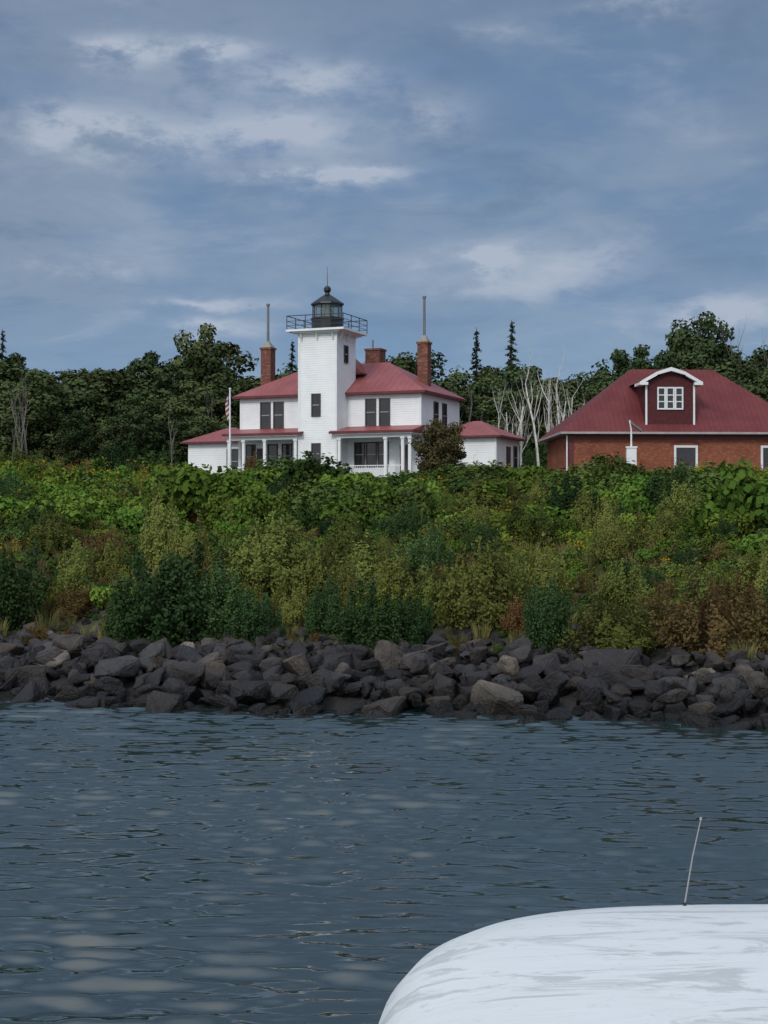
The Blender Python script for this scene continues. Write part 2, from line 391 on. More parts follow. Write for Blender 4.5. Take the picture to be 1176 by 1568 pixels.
def herb(mat=F_HERB,r=1.,h=1.,N=1900,leaf=.13):
    b=MB(); nb=9
    for i in range(nb):
        th=i*2.4+R.uniform(-.4,.4); rr=r*.8*math.sqrt(i/nb); hh=h*R.uniform(.45,1.1)*(1-.3*(rr/r)**2); cp=np.array([rr*math.cos(th),rr*math.sin(th),hh*.62]); n=N//nb
        d=R.normal(size=(n,3)); d/=np.linalg.norm(d,axis=1)[:,None]; d*=(R.uniform(0,1,n)**.4)[:,None]
        c=cp+d*np.array([r*.34,r*.34,hh*.45]); ct=R.uniform(0,1)
        b.leaves(c,leaf,.85,.5,0,np.clip(ct*.5+R.uniform(0,.5,n)+d[:,2]*.15,0,1),nrm=d)
    for i in range(6):
        a=R.normal(0,.3*r,2); b.tube([(a[0]*.5,a[1]*.5,0),(a[0],a[1],h*.6)],[.015,.008],3,1,False)
    return b.mesh('herb_mesh',[mat,BARK])
def weeds(mat,tipmat,n=34,h=1.1,per=22,tipn=6,leaf=.10,r=.7,tips=True):
    b=MB()
    for i in range(n):
        th=R.uniform(0,6.28); rr=r*math.sqrt(R.rand()); hh=h*R.uniform(.5,1.1); p0=np.array([rr*math.cos(th),rr*math.sin(th),0]); p1=p0*1.25+np.array([R.normal(0,.08),R.normal(0,.08),hh])
        b.tube([p0,p1],[.008,.004],3,0,False)
        q=R.uniform(.1,.95,per)[:,None]; b.leaves(p0+(p1-p0)*q+R.normal(0,.06,(per,3)),leaf,.4,0,0)
        if tips and R.rand()<.55: b.leaves(p1+R.normal(0,1,(tipn,3))*np.array([.05,.05,.06]),.07,.8,0,1)
    return b.mesh('weed_mesh',[mat,tipmat])
def grass(mat=F_GRA,n=110,h=.85,r=.45):
    b=MB()
    for i in range(n):
        th=R.uniform(0,6.28); rr=r*math.sqrt(R.rand())*.6; p0=np.array([rr*math.cos(th),rr*math.sin(th),0.]); hh=h*R.uniform(.5,1.15)
        d=np.array([math.cos(th),math.sin(th),0])*R.uniform(.05,.45)*hh; w=np.array([-math.sin(th+1),math.cos(th+1),0])*.010
        md=p0+d*.35+np.array([0,0,hh*.6]); tp=p0+d+np.array([0,0,hh])
        k=b.addv([p0-w,p0+w,md+w,md-w,tp],R.rand()); b.face((k,k+1,k+2,k+3)); b.face((k+3,k+2,k+4))
    return b.mesh('grass_mesh',[mat])

TREES=[decid(12,R.uniform(.19,.26),R.uniform(.06,.16),rnd=(i%2==0)) for i in range(7)]
SPARSE=[decid(12,.2,.35,18,90,.26,rnd=True) for _ in range(2)]
CON=[conifer(13),conifer(13,w=.12)]
BARE=[bare() for _ in range(5)]
GBARE=[bare(mat=GBARK) for _ in range(3)]
ALD=[alder() for _ in range(4)]
WIL=[willow() for _ in range(4)]
RUS=[willow(F_RED,shoots=95,per=65),alder(F_RED,2.4,2.8,7000,.10)]
HERB=[herb() for _ in range(4)]
HDK=[herb(F_HDK,1.,1.25,1800,.125) for _ in range(3)]
GOLD=[weeds(F_HERB,F_GOLD),weeds(F_WIL,F_GOLD,h=1.)]
DRY=[weeds(F_DRY,F_DRY,h=.95),weeds(F_RED,F_DRY,40,.8,26)]
GRA=[grass(),grass(h=1.1,r=.6)]

# ---------------------------------------------------------------- forest
forest=empty('forest_treeline'); n=0
PX=[-400,0,18,30,45,60,90,130,200,280,315,360,430,520,600,640,700,750,800,860,900,950,990,1030,1060,1095,1110,1130,1176,1600]
PY=[540,532,545,590,575,546,522,528,524,545,512,545,536,550,546,538,543,541,550,568,568,532,542,524,486,516,545,525,522,538]
def topz(x,y): return 6+(800-np.interp(588+2300*x/y,PX,PY))*y/2300
k=0
for ry,dx,hf in ((113,2.3,.64),(117.5,2.3,.82),(123,2.4,.95),(130,2.6,1.02),(138,3.2,1.0)):
    x=-60.
    while x<62:
        yy=ry+R.uniform(-2.,2.); xx=x+R.uniform(-.8,.8)
        ph=topz(xx,min(yy,134))-8.5
        H=ph*hf*R.uniform(.80,1.04)
        if ry==113 and -14<xx<14: H*=.8
        rr=R.rand(); pool=TREES
        if rr<.06: pool=CON; H*=.88
        elif rr<.13: pool=SPARSE
        me=pool[R.randint(len(pool))]; base=13. if pool is CON else 12.
        s=H/base; w=s*R.uniform(.9,1.3)*(.9 if s>1 else 1.1)
        obj('forest_tree_%d'%k,me,forest,(xx,yy,8.5),(R.normal(0,.03),R.normal(0,.03),R.uniform(0,6.28)),(w,w,s)); k+=1
        x+=dx*R.uniform(.7,1.3)
for i in range(110):
    xx=R.uniform(-60,62); me=(HDK+ALD)[R.randint(6)]; s=R.uniform(.8,1.4); 
    if me in HDK: s*=1.8
    obj('forest_edge_%d'%k,me,forest,(xx,R.uniform(107.5,111.5),8.45),(0,0,R.uniform(0,6)),(s,s,s*R.uniform(.8,1.2))); k+=1
for i in range(30):
    xx=R.uniform(-50,50); s=R.uniform(.65,.95)
    obj('forest_dead_tree_%d'%k,GBARE[R.randint(3)],forest,(xx,R.uniform(109,114),8.5),(0,0,R.uniform(0,6)),(s*.6,s*.6,s)); k+=1
def tree(name,me,x,y,h,base,w=1.,rz=0.):
    s=h/base; return obj(name,me,None,(x,y,float(gz(x,y))-.05),(0,0,rz),(s*w,s*w,s))
for x,y,h,w,j in ((11.4,106.5,9.4,.9,0),(12.4,106,8.8,.85,1),(10.5,106.8,7.8,.85,2),(8.7,106.5,7.6,.95,3),(7.8,107.5,6.8,.9,4),(11.9,107,8.2,.8,3)):
    tree('bare_birch_tree',BARE[j],x,y,h,9.,w,j*1.7)
tree('spruce_tree',CON[1],8.2,133,14.8,13.,.95); tree('spruce_tree',CON[0],11.4,134,15.6,13.,.9); tree('spruce_tree',CON[0],-8.2,134,13.8,13.,.8)
tree('poplar_tree',TREES[0],27.6,131,16.0,12.,.85,1.); tree('poplar_tree',TREES[4],26.4,130,14.6,12.,.8,3.); tree('poplar_tree',TREES[2],-16.,133,15.2,12.,.75,2.)
tree('spruce_tree',CON[0],-33.3,131,14.4,13.,.8)
for x in (31.2,32.8,35.): tree('bare_tree',GBARE[int(x)%3],x,131,14.2,9.,.7,x)
MAPLE=decid(5,.30,.20,34,420,.16,F_MAP,BARK,(.08,.13),True)
tree('maple_tree',MAPLE,3.35,91.8,3.95,5.,1.12,.4)
tree('rusty_shrub',RUS[1],-8.2,94.5,2.3,2.4,.8)

# ---------------------------------------------------------------- hillside vegetation
def sh(name,pool,x,y,h,w,base=3.):
    me=pool[R.randint(len(pool))]
    return obj(name,me,None,(x,y,float(gz(x,y))-.08),(0,0,R.uniform(0,6.28)),(w/base,w/base,h/base))
SHR=[]
for x,y,h,w in ((-7.9,56.6,4.5,4.8),(-6.2,56.4,3.3,2.8),(-9.6,56.8,2.7,2.4),(-4.9,55.6,2.4,2.4),(-.6,54.2,2.9,3.2),(.9,54.8,2.4,2.2),(5.8,53.2,3.0,2.3),(-15.3,60.5,4.2,3.8),(-2.2,56.9,2.6,2.0),(-17.5,60,3.0,2.6),(16,51.5,2.8,2.8)):
    sh('alder_bush',ALD,x,y,h,w); SHR.append((x,y,w))
for x,y,h,w in ((-4.9,63.5,4.3,4.2),(-3.0,63,3.6,2.8),(.0,61.5,3.6,2.9),(3.4,56.4,4.4,3.7),(2.0,58.,3.2,2.4),(6.2,59.,3.5,2.6),(7.8,52.,3.1,3.5),(-9.9,67,4.8,3.2),(-8.2,64,4.0,2.6),(5.2,75,3.3,4.0),(-1.5,66,3.1,2.6),(4.9,57.2,3.0,2.2),(-24.,97,3.8,4.4),(-22,98.5,3.2,3.4),(9.3,57.,2.8,2.4),(-1.6,60,3.0,1.9),(-12.,66,2.6,2.4),(14.5,58,2.8,2.6),(-3.8,59.5,2.6,2.),(10.2,66,2.6,2.4),(14,70,2.8,2.8),(-16,72,2.6,2.8)):
    sh('willow_bush',WIL,x,y,h,w); SHR.append((x,y,w))
for x,y,h,w in ((11.1,51.0,3.4,3.6),(9.9,53.4,2.6,2.4),(13.2,51.5,3.3,3.2),(-12.6,61,1.8,2.2),(12.6,54.5,2.8,2.4),(4.9,55.,1.8,1.6)):
    sh('rusty_shrub',RUS,x,y,h,w,2.8); SHR.append((x,y,w))
und=empty('hillside_undergrowth'); k=0
def nz(x,y,s,o): return .5+.5*math.sin(x*s+o+1.7*math.sin(y*s*.8+o*2))*math.cos(y*s*1.1-o+1.3*math.sin(x*s*.6))
x=-38.
while x<38:
    t=6.4
    while t<45:
        xx=x+R.uniform(-.5,.5); tt=t+R.uniform(-.5,.5); y=float(ysh(xx))+tt
        a=nz(xx,y,.45,1.); bb=nz(xx,y,.33,4.); cc=nz(xx,y,1.15,2.5); r=R.rand()
        brown=math.exp(-((xx+14)/4)**2-((tt-20)/6)**2)
        s=R.uniform(.75,1.25)
        near=any(abs(xx-X_)<w_*.6 and -2.6<y-Y_<.8 for X_,Y_,w_ in SHR)
        if near: s*=.5
        if tt>24:
            gp=.03+.28*(xx<-13)*(tt>31)+.30*(xx>17)*(tt>31)
            if r<gp*2*a: pool,nm=GOLD,'goldenrod'
            elif r<.05+gp: pool,nm=DRY,'dry_weed'
            elif r>.93: pool,nm=WIL,'willow'; s*=.65
            elif r>.87: pool,nm=ALD,'alder'; s*=.65
            elif bb>.60 and r<.62: pool,nm=HDK,'undershrub'; s*=1.25
            else: pool,nm=HERB,'thimbleberry'; s*=1.1
            if R.rand()<.14: s*=1.6
            s*=.72+.7*cc                       # clumped heights
            hmax=np.interp(tt,[26,36,42,45],[3.2,1.5,1.15,.75]) if xx>-13 else 1.9
            base={'willow':3.,'alder':3.,'undershrub':1.2,'goldenrod':1.1,'dry_weed':1.}.get(nm,.95)
            zs=min(s*R.uniform(.85,1.35),hmax*(.5+.65*cc)*R.uniform(.8,1.15)/base)
        else:
            if tt>11:
                if r<.6*brown: pool,nm=DRY,'dry_weed'
                elif r<.10: pool,nm=DRY,'dry_weed'
                elif r<.18: pool,nm=GRA,'grass'
                elif r<.27: pool,nm=WIL,'willow'; s*=R.uniform(.4,.95)
                elif r<.35: pool,nm=ALD,'alder'; s*=R.uniform(.35,.8)
                elif r<.43: pool,nm=GOLD,'goldenrod'
                elif r<.51: pool,nm=RUS,'rusty'; s*=R.uniform(.3,.5)
                elif r<.70: pool,nm=HDK,'undershrub'; s*=.9
                else: pool,nm=HERB,'thimbleberry'; s*=.9
                s*=.7+.6*cc
            else:
                if tt<8.6 and r<.5: t+=1.; continue
                if r<.26: pool,nm=GRA,'grass'; s*=.8
                elif r<.50: pool,nm=DRY,'dry_weed'; s*=.75
                elif r<.62: pool,nm=RUS,'rusty'; s*=R.uniform(.25,.45)
                elif r<.70: pool,nm=WIL,'willow'; s*=R.uniform(.3,.5)
                elif r<.78: pool,nm=ALD,'alder'; s*=R.uniform(.3,.5)
                else: pool,nm=HDK,'herb'; s*=.65
            zs=s*R.uniform(.75,1.15)
        obj('%s_%d'%(nm,k),pool[R.randint(len(pool))],und,(xx,y,float(gz(xx,y))-.05),(R.normal(0,.06),R.normal(0,.06),R.uniform(0,6.28)),(s,s,zs)); k+=1
        t+=1.05
    x+=1.05
for i in range(500):
    xx=R.uniform(-38,38); tt=R.uniform(6.,24); y=float(ysh(xx))+tt; s=R.uniform(.6,1.)
    obj('grass_%d'%k,GRA[R.randint(2)],und,(xx,y,float(gz(xx,y))-.03),(0,0,R.uniform(0,6)),(s,s,s)); k+=1
for i in range(500):
    xx=R.uniform(-45,45); y=R.uniform(float(ysh(xx))+44,107); s=R.uniform(.3,.5)
    if -18<xx<30 and y>93: continue
    obj('lawn_tuft_%d'%k,GRA[R.randint(2)],und,(xx,y,float(gz(xx,y))-.02),(0,0,R.uniform(0,6)),(s*2,s*2,s*.8)); k+=1

# ---------------------------------------------------------------- building helpers
def part(parent,name,b,mats,smooth=False): return obj(name,b.mesh(name,mats,smooth),parent)
def hip(b,u0,u1,w0,w1,z,rise,ridge_half=None,m=0,th=.1):
    cu,cw=(u0+u1)/2,(w0+w1)/2; hw=(w1-w0)/2
    rh=(u1-u0)/2-hw if ridge_half is None else ridge_half
    k=b.addv([(u0,w0,z),(u1,w0,z),(u1,w1,z),(u0,w1,z),(cu-rh,cw,z+rise),(cu+rh,cw,z+rise)])
    for q in ((0,1,5,4),(1,2,5),(2,3,4,5),(3,0,4),(3,2,1,0)): b.face([k+i for i in q],m)
def window_front(parent,name,u,w,z0,z1,width,bars=1,fr=DARKFR,mid=GREY,fw=.09,glass=GLASS,rows=1):
    b=MB(); hw=width/2
    b.box(u-hw,u+hw,w-.02,w+.01,z0,z1,0)
    b.box(u-hw-fw,u-hw,w-.06,w,z0-fw,z1+fw,1); b.box(u+hw,u+hw+fw,w-.06,w,z0-fw,z1+fw,1)
    b.box(u-hw,u+hw,w-.06,w,z1,z1+fw,1); b.box(u-hw,u+hw,w-.08,w,z0-fw,z0,1)
    for r in range(rows):
        zz=z0+(z1-z0)*(r+1)/(rows+1); b.box(u-hw,u+hw,w-.045,w-.022,zz-.03,zz+.03,2)
    for i in range(bars): 
        x=u-hw+width*(i+1)/(bars+1); b.box(x-.02,x+.02,w-.04,w-.021,z0,z1,2)
    part(parent,name,b,[glass,fr,mid])
def window_side(parent,name,u,w,z0,z1,width,fr=DARKFR,mid=GREY,fw=.09):
    b=MB(); hw=width/2
    b.box(u-.01,u+.02,w-hw,w+hw,z0,z1,0)
    b.box(u,u+.06,w-hw-fw,w-hw,z0-fw,z1+fw,1); b.box(u,u+.06,w+hw,w+hw+fw,z0-fw,z1+fw,1)
    b.box(u,u+.06,w-hw,w+hw,z1,z1+fw,1); b.box(u,u+.08,w-hw,w+hw,z0-fw,z0,1)
    zz=(z0+z1)/2; b.box(u+.022,u+.045,w-hw,w+hw,zz-.03,zz+.03,2)
    part(parent,name,b,[GLASS,fr,mid])

# ---------------------------------------------------------------- lighthouse
LH=empty('lighthouse_keepers_house',(-4.43,100,8.6),math.radians(-22))
b=MB(); b.box(-6.7,6.7,1.8,9.5,0,5.95); b.box(-11.5,-6.7,3,8.2,0,3.0); b.box(6.7,11.5,3,8.2,0,3.0); part(LH,'house_walls',b,[WHITE])
b=MB(); b.box(-1.4,1.4,0,3.2,0,9.95); part(LH,'tower_walls',b,[WHITE])
b=MB()
hip(b,-7.1,7.1,1.4,9.9,6.12,2.4); hip(b,-11.9,-6.75,2.6,8.6,3.12,1.15,.3); hip(b,6.75,11.9,2.6,8.6,3.12,1.15,.3)
k=b.addv([(-1.2,3.21,7.6),(1.9,3.21,7.6),(1.9,5.6,7.6),(-1.2,5.6,7.6),(.35,3.21,8.9),(.35,5.6,8.9)])
for q in ((1,2,5,4),(3,0,4,5),(0,1,4),(2,3,5)): b.face([k+i for i in q])
for a,c_ in ((-6.95,-1.02),(1.02,6.95)):
    for (u0,u1,w0,w1,z0,z1) in ((a,c_,-.4,1.79,3.42,3.85),):
        k=b.addv([(u0,w0,z0),(u1,w0,z0),(u1,w1,z1),(u0,w1,z1)]); b.face((k,k+1,k+2,k+3))
        k=b.addv([(u0,w0,z0),(u0,w1,z1),(u0,w1,z0),(u1,w0,z0),(u1,w1,z1),(u1,w1,z0)]); b.face((k,k+1,k+2)); b.face((k+3,k+5,k+4))
part(LH,'red_roofs',b,[ROOF1])
b=MB()
b.box(-7.12,7.12,1.38,9.92,5.95,6.115); b.box(-11.92,-6.74,2.58,8.62,3.0,3.115); b.box(6.74,11.92,2.58,8.62,3.0,3.115)
b.box(-6.97,-1.0,-.42,-.36,3.26,3.415); b.box(1.0,6.97,-.42,-.36,3.26,3.415); b.box(6.9,6.97,-.36,1.79,3.26,3.415); b.box(-6.97,-6.9,-.36,1.79,3.26,3.415)
b.box(-1.22,1.92,3.22,5.62,7.5,7.595)
part(LH,'maroon_fascia',b,[MAROON])
b=MB()
b.box(-6.89,-1.42,-.35,1.78,3.2,3.40,0); b.box(1.42,6.89,-.35,1.78,3.2,3.40,0)
b.box(-6.7,-1.42,-.1,.12,2.98,3.2); b.box(1.42,6.7,-.1,.12,2.98,3.2)
for u in (-6.6,-5.5,-3.9,-1.6,1.6,4.9,6.1,6.6): 
    b.box(u-.1,u+.1,-.09,.11,.35,2.98); b.box(u-.14,u+.14,-.13,.15,2.86,2.979); b.box(u-.14,u+.14,-.13,.15,.352,.5)
b.box(6.5,6.7,1.5,1.7,.35,2.98); b.box(-6.7,-6.5,1.5,1.7,.35,2.98)
for u in (-6.72,6.58): b.box(u,u+.14,1.77,1.9,0,5.94)
for u in (-1.42,1.28): b.box(u,u+.14,-.025,.1,0,9.94)
for u in (11.4,): b.box(u,u+.13,2.97,3.1,0,2.99)
b.box(6.7,6.72,1.85,9.5,2.9,3.05)
part(LH,'porch_columns_and_trim',b,[TRIMW])
b=MB(); b.box(-6.8,-1.42,-.2,1.78,.1,.348); b.box(1.42,6.8,-.2,1.78,.1,.348)
for i in range(3): b.box(2.2,3.6,-.5-.3*i,-.21-.3*i+.0,0,.26-.08*i)
part(LH,'porch_floor',b,[DECKF])
b=MB()
for a,c_ in ((-6.5,-5.6),(-5.4,-4.),(-3.8,-1.7),(1.7,4.8),(5.0,6.0)):
    b.box(a,c_,-.01,.03,1.12,1.17); b.box(a,c_,-.01,.03,.45,.49)
    u=a+.07
    while u<c_: b.box(u-.012,u+.012,-.005,.025,.49,1.12); u+=.16
part(LH,'porch_railing',b,[TRIMW])
for i,u in enumerate((-4.75,-3.75,3.1,4.1)):
    window_front(LH,'upper_window_%d'%i,u,1.8,3.95,5.6,.62,0)
b=MB()
for uu in (-4.25,3.6): b.box(uu-.98,uu+.98,1.74,1.79,3.78,3.86); 
part(LH,'window_aprons',b,[MAROON])
for i,u in enumerate((-5.9,-4.2,-3.1,-2.,2.3,3.15,4.0)): window_front(LH,'porch_window_%d'%i,u,1.8,1.2,2.7,.62,0)
b=MB(); b.box(5.2,6.0,1.76,1.79,.35,2.55,0); b.box(5.1,5.2,1.74,1.79,.35,2.65,1); b.box(6.0,6.1,1.74,1.79,.35,2.65,1); b.box(-5.4,-4.7,1.76,1.79,.35,2.5,0); part(LH,'porch_door',b,[DARKFR,TRIMW])
window_front(LH,'tower_window_upper',-.1,0,4.55,5.9,.5,0); window_front(LH,'tower_window_lower',-.1,0,1.35,2.6,.5,0)
window_side(LH,'tower_side_window',1.4,1.5,8.2,9.2,.5)
for i,w in enumerate((4.6,6.3)): window_side(LH,'side_window_%d'%i,6.7,w,3.95,5.5,.7)
window_front(LH,'left_wing_window',-7.9,3,.9,2.5,.8,0); window_front(LH,'right_wing_window',8.3,3,1.1,2.5,.7,0)
b=MB(); b.box(11.5,11.54,5.2,6.1,.1,2.5); part(LH,'wing_door',b,[DARKFR])
window_side(LH,'wing_side_window',11.5,7.2,1.1,2.5,.6)
cu,cw=0,1.6
b=MB(); b.box(-1.5,1.5,-.1,3.3,9.96,10.05); b.box(-1.7,1.7,-.3,3.5,10.051,10.15); b.box(-2.1,2.1,-.5,3.7,10.151,10.29); part(LH,'gallery_cornice',b,[TRIMW])
b=MB()
for zz in (10.55,10.85,11.2):
    r=.020 if zz<11.1 else .032
    for (p0,p1) in (((-2.05,-.45),(2.05,-.45)),((2.05,-.45),(2.05,3.65)),((2.05,3.65),(-2.05,3.65)),((-2.05,3.65),(-2.05,-.45))):
        b.tube([(p0[0],p0[1],zz),(p1[0],p1[1],zz)],[r,r],5)
for i in range(4):
    for j in range(4):
        if i in(0,3) or j in (0,3):
            u=-2.05+4.1*i/3; w=-.45+4.1*j/3; b.tube([(u,w,10.29),(u,w,11.24)],[.03,.03],5)
part(LH,'gallery_railing',b,[plain('rail_grey',(.05,.055,.06),.5)])
b=MB()
for q in (-1,0,1):
    b.tube([(q*1.15,-.03,9.55),(q*1.15,-.28,10.12)],[.05,.05],4); b.tube([(1.43,1.6+q*1.2,9.55),(1.68,1.6+q*1.2,10.12)],[.05,.05],4)
part(LH,'gallery_brackets',b,[TRIMW])
def ring(b,r0,z0,r1,z1,n=10,m=0,rot=.31):
    th=np.arange(n)*2*math.pi/n+rot
    a=b.addv(np.stack([cu+r0*np.cos(th),cw+r0*np.sin(th),np.full(n,z0)],1)); c=b.addv(np.stack([cu+r1*np.cos(th),cw+r1*np.sin(th),np.full(n,z1)],1))
    for j in range(n): b.face((a+j,a+(j+1)%n,c+(j+1)%n,c+j),m)
b=MB(); ring(b,1.08,10.29,1.08,11.15); ring(b,1.08,11.15,.0,11.17); ring(b,1.15,11.08,1.15,11.2); ring(b,1.15,11.2,.98,11.2)
ring(b,1.02,12.05,1.14,12.1); ring(b,1.14,12.1,1.12,12.2); ring(b,1.12,12.2,.5,12.62); ring(b,.5,12.62,.2,12.8); ring(b,.2,12.8,.13,12.95)
for j in range(10):
    th=j*2*math.pi/10+.31; b.tube([(cu+.99*math.cos(th),cw+.99*math.sin(th),11.15),(cu+.99*math.cos(th),cw+.99*math.sin(th),12.1)],[.035,.035],4)
for kk in range(5):
    a0=-math.pi/2+math.pi*kk/5; a1=-math.pi/2+math.pi*(kk+1)/5
    ring(b,max(.26*math.cos(a0),.01),13.15+.26*math.sin(a0),max(.26*math.cos(a1),.01),13.15+.26*math.sin(a1))
b.tube([(cu,cw,13.35),(cu,cw,14.7)],[.025,.010],5)
part(LH,'lantern_room',b,[BLACK])
b=MB(); ring(b,.96,11.18,.96,12.08); part(LH,'lantern_glass',b,[LGLASS])
b=MB(); ring(b,.3,11.18,.36,11.4); ring(b,.36,11.4,.36,11.8); ring(b,.36,11.8,.1,11.95); part(LH,'lantern_lens',b,[plain('lens',(.4,.42,.38),.2)])
def chimney(name,u,w,z0,z1,s,pipe):
    b=MB(); h=s/2; b.box(u-h,u+h,w-h,w+h,z0,z1,0); b.box(u-h-.06,u+h+.06,w-h-.06,w+h+.06,z1+.001,z1+.14,0)
    if pipe:
        k=b.addv([(u-h,w-h,z1+.142),(u+h,w-h,z1+.142),(u+h,w+h,z1+.142),(u-h,w+h,z1+.142),(u-.1,w-.1,z1+.6),(u+.1,w-.1,z1+.6),(u+.1,w+.1,z1+.6),(u-.1,w+.1,z1+.6)])
        for q in ((0,1,5,4),(1,2,6,5),(2,3,7,6),(3,0,4,7),(4,5,6,7)): b.face([k+i for i in q],1)
        b.tube([(u,w,z1+.5),(u,w,pipe)],[.1,.09],8,2); b.tube([(u,w,pipe),(u,w,pipe+.14)],[.14,.14],8,2)
    part(LH,name,b,[CHIM,CONC,STEEL])
chimney('chimney_west',-6.35,5.4,5.9,9.75,.78,12.9); chimney('chimney_east',5.65,5.2,6.3,9.6,.74,12.75); chimney('chimney_centre',1.3,7.,6.9,9.5,1.1,None)
b=MB(); b.tube([(1.1,7,9.6),(1.1,7,10.3)],[.06,.06],6); part(LH,'vent_pipe',b,[STEEL])

# ---------------------------------------------------------------- brick house
BH=empty('brick_fog_signal_house',(19.3,95.3,8.5),math.radians(2.5))
b=MB(); b.box(-7.6,7.6,0,9,0,3.05); part(BH,'brick_walls',b,[BRICK])
b=MB(); hip(b,-8.2,8.2,-.6,9.6,3.22,4.45,2.75); part(BH,'roof',b,[ROOF2])
b=MB(); b.box(-8.22,8.22,-.62,9.62,3.08,3.215); part(BH,'eave_gutter',b,[plain('gutter_grey',(.35,.33,.33),.5)])
b=MB(); b.box(-7.62,-7.3,-.03,.3,0,3.06); b.box(7.3,7.62,-.03,.3,0,3.06); b.box(-7.3,7.3,-.02,0,2.75,3.06); part(BH,'maroon_frieze',b,[MAROON])
DC=-1.15
b=MB(); b.box(DC-1.6,DC+1.6,-.02,4.6,3.25,6.35)
k=b.addv([(DC-1.6,-.02,6.351),(DC+1.6,-.02,6.351),(DC,-.02,7.15)]); b.face((k,k+1,k+2)); part(BH,'dormer_wall',b,[WALLRED])
b=MB()
for sg in (-1,1):
    for (w0,w1,mm) in ((-.35,4.6,0),):
        k=b.addv([(DC,w0,7.35),(DC,w1,7.35),(DC+sg*2.0,w1,6.42),(DC+sg*2.0,w0,6.42)]); b.face((k,k+1,k+2,k+3))
part(BH,'dormer_roof',b,[ROOF2])
b=MB()
for sg in (-1,1):
    pts=[(DC,7.33),(DC+sg*.9,7.04),(DC+sg*2.0,6.40)]
    for (a,c_) in ((pts[0],pts[1]),(pts[1],pts[2])):
        k=b.addv([(a[0],-.37,a[1]),(c_[0],-.37,c_[1]),(c_[0],-.37,c_[1]-.2),(a[0],-.37,a[1]-.24),(a[0],-.02,a[1]),(c_[0],-.02,c_[1]),(c_[0],-.02,c_[1]-.2),(a[0],-.02,a[1]-.24)])
        for q in ((0,1,2,3),(4,5,1,0),(3,2,6,7)): b.face([k+i for i in q])
    b.box(DC+sg*1.75-.27,DC+sg*1.75+.27,-.38,1.2,6.2,6.38)
    b.box(DC+sg*1.53-.06,DC+sg*1.53+.06,-.05,-.021,3.26,6.2)
part(BH,'dormer_trim',b,[TRIMW])
for i in (-1,0,1): window_front(BH,'dormer_window_%d'%(i+1),DC+i*.56,-.02,4.75,6.0,.36,0,TRIMW,TRIMW,.09,rows=2)
window_front(BH,'ground_window',-.15,0,.35,2.25,.62*2,1,TRIMW,MAROON,.14,rows=1); window_front(BH,'ground_window_east',5.4,0,.6,2.25,1.2,1,TRIMW,MAROON,.14)
b=MB(); n=8
for i in range(n):
    a0=-.95+1.9*i/n; a1=-.95+1.9*(i+1)/n; f_=lambda a:2.42+.16*(1-(a/.95)**2)
    k=b.addv([(-.15+a0,-.03,f_(a0)),(-.15+a1,-.03,f_(a1)),(-.15+a1,-.03,f_(a1)+.14),(-.15+a0,-.03,f_(a0)+.14)]); b.face((k,k+1,k+2,k+3))
part(BH,'window_arch',b,[MAROON])
b=MB(); b.tube([(-7.75,-.1,3.0),(-7.75,-.08,.2),(-8.1,-.3,.05)],[.05,.05,.05],6); part(BH,'downspout',b,[TRIMW])

# ---------------------------------------------------------------- small things
LP=empty('lamp_post',(15.2,92.3,8.35)); LP.scale=(1,1,1.27)
b=MB(); b.box(-.3,.3,-.15,.15,0,1.75,0); b.box(-.34,.34,-.19,.19,1.751,1.83,0); b.tube([(0,0,1.8),(0,0,2.7)],[.06,.05],6,0); 
k=b.addv([(-.05,-.2,3.05),(.62,-.2,2.65),(.62,.2,2.65),(-.05,.2,3.05),(-.05,-.2,2.93),(.62,-.2,2.53),(.62,.2,2.53),(-.05,.2,2.93)])
for q in ((0,1,2,3),(7,6,5,4),(0,4,5,1),(1,5,6,2),(2,6,7,3),(3,7,4,0)): b.face([k+i for i in q],1)
b.tube([(0,0,2.65),(-.1,0,3.1)],[.05,.05],5,0); part(LP,'post_and_lamp',b,[TRIMW,STEEL])
FP=empty('flagpole',(-9.85,96.,8.3))
b=MB(); b.tube([(0,0,0),(0,0,6.2)],[.07,.045],8); b.tube([(0,0,6.2),(0,0,6.3)],[.08,.08],8); part(FP,'pole',b,[TRIMW])
b=MB(); n=10
rows=[]
for i in range(n+1):
    q=i/n; zz=6.0-1.6*q; wv=.05+.20*math.sin(q*2.6+.3); rows.append(b.addv([(-.05,0,zz),(-.05-wv*.4,.08*math.sin(i),zz-.08),(-.05-wv,.1*math.cos(i*1.3),zz-.2)]))
for i in range(n):
    for j in range(2): b.face((rows[i]+j,rows[i]+j+1,rows[i+1]+j+1,rows[i+1]+j),(i%2) if not(i<4 and j==0) else 2)
part(FP,'flag',b,[plain('flag_red',(.25,.04,.05)),plain('flag_white',(.5,.5,.5)),plain('flag_blue',(.03,.05,.2))],True)
SG=empty('shore_sign',(21.2,84.6,0)); gzv=7.95-1.27
b=MB(); b.box(-.45,.6,-.02,.02,gzv+1.0,gzv+1.55,0)
for u in (-.3,.45): b.box(u-.05,u+.05,.021,.1,gzv-.6,gzv+1.5,1)
for (a,c_,z0,z1) in ((-.32,-.28,1.12,1.42),(-.28,-.16,1.38,1.42),(-.18,-.14,1.26,1.38),(-.28,-.16,1.24,1.27),(-.02,.02,1.15,1.38),(.02,.14,1.35,1.39),(.02,.14,1.14,1.18),(.25,.29,1.14,1.4),(.35,.39,1.14,1.4)):
    b.box(a,c_,-.028,-.021,gzv+z0,gzv+z1,2)
part(SG,'board',b,[TRIMW,BARK,BLACK])

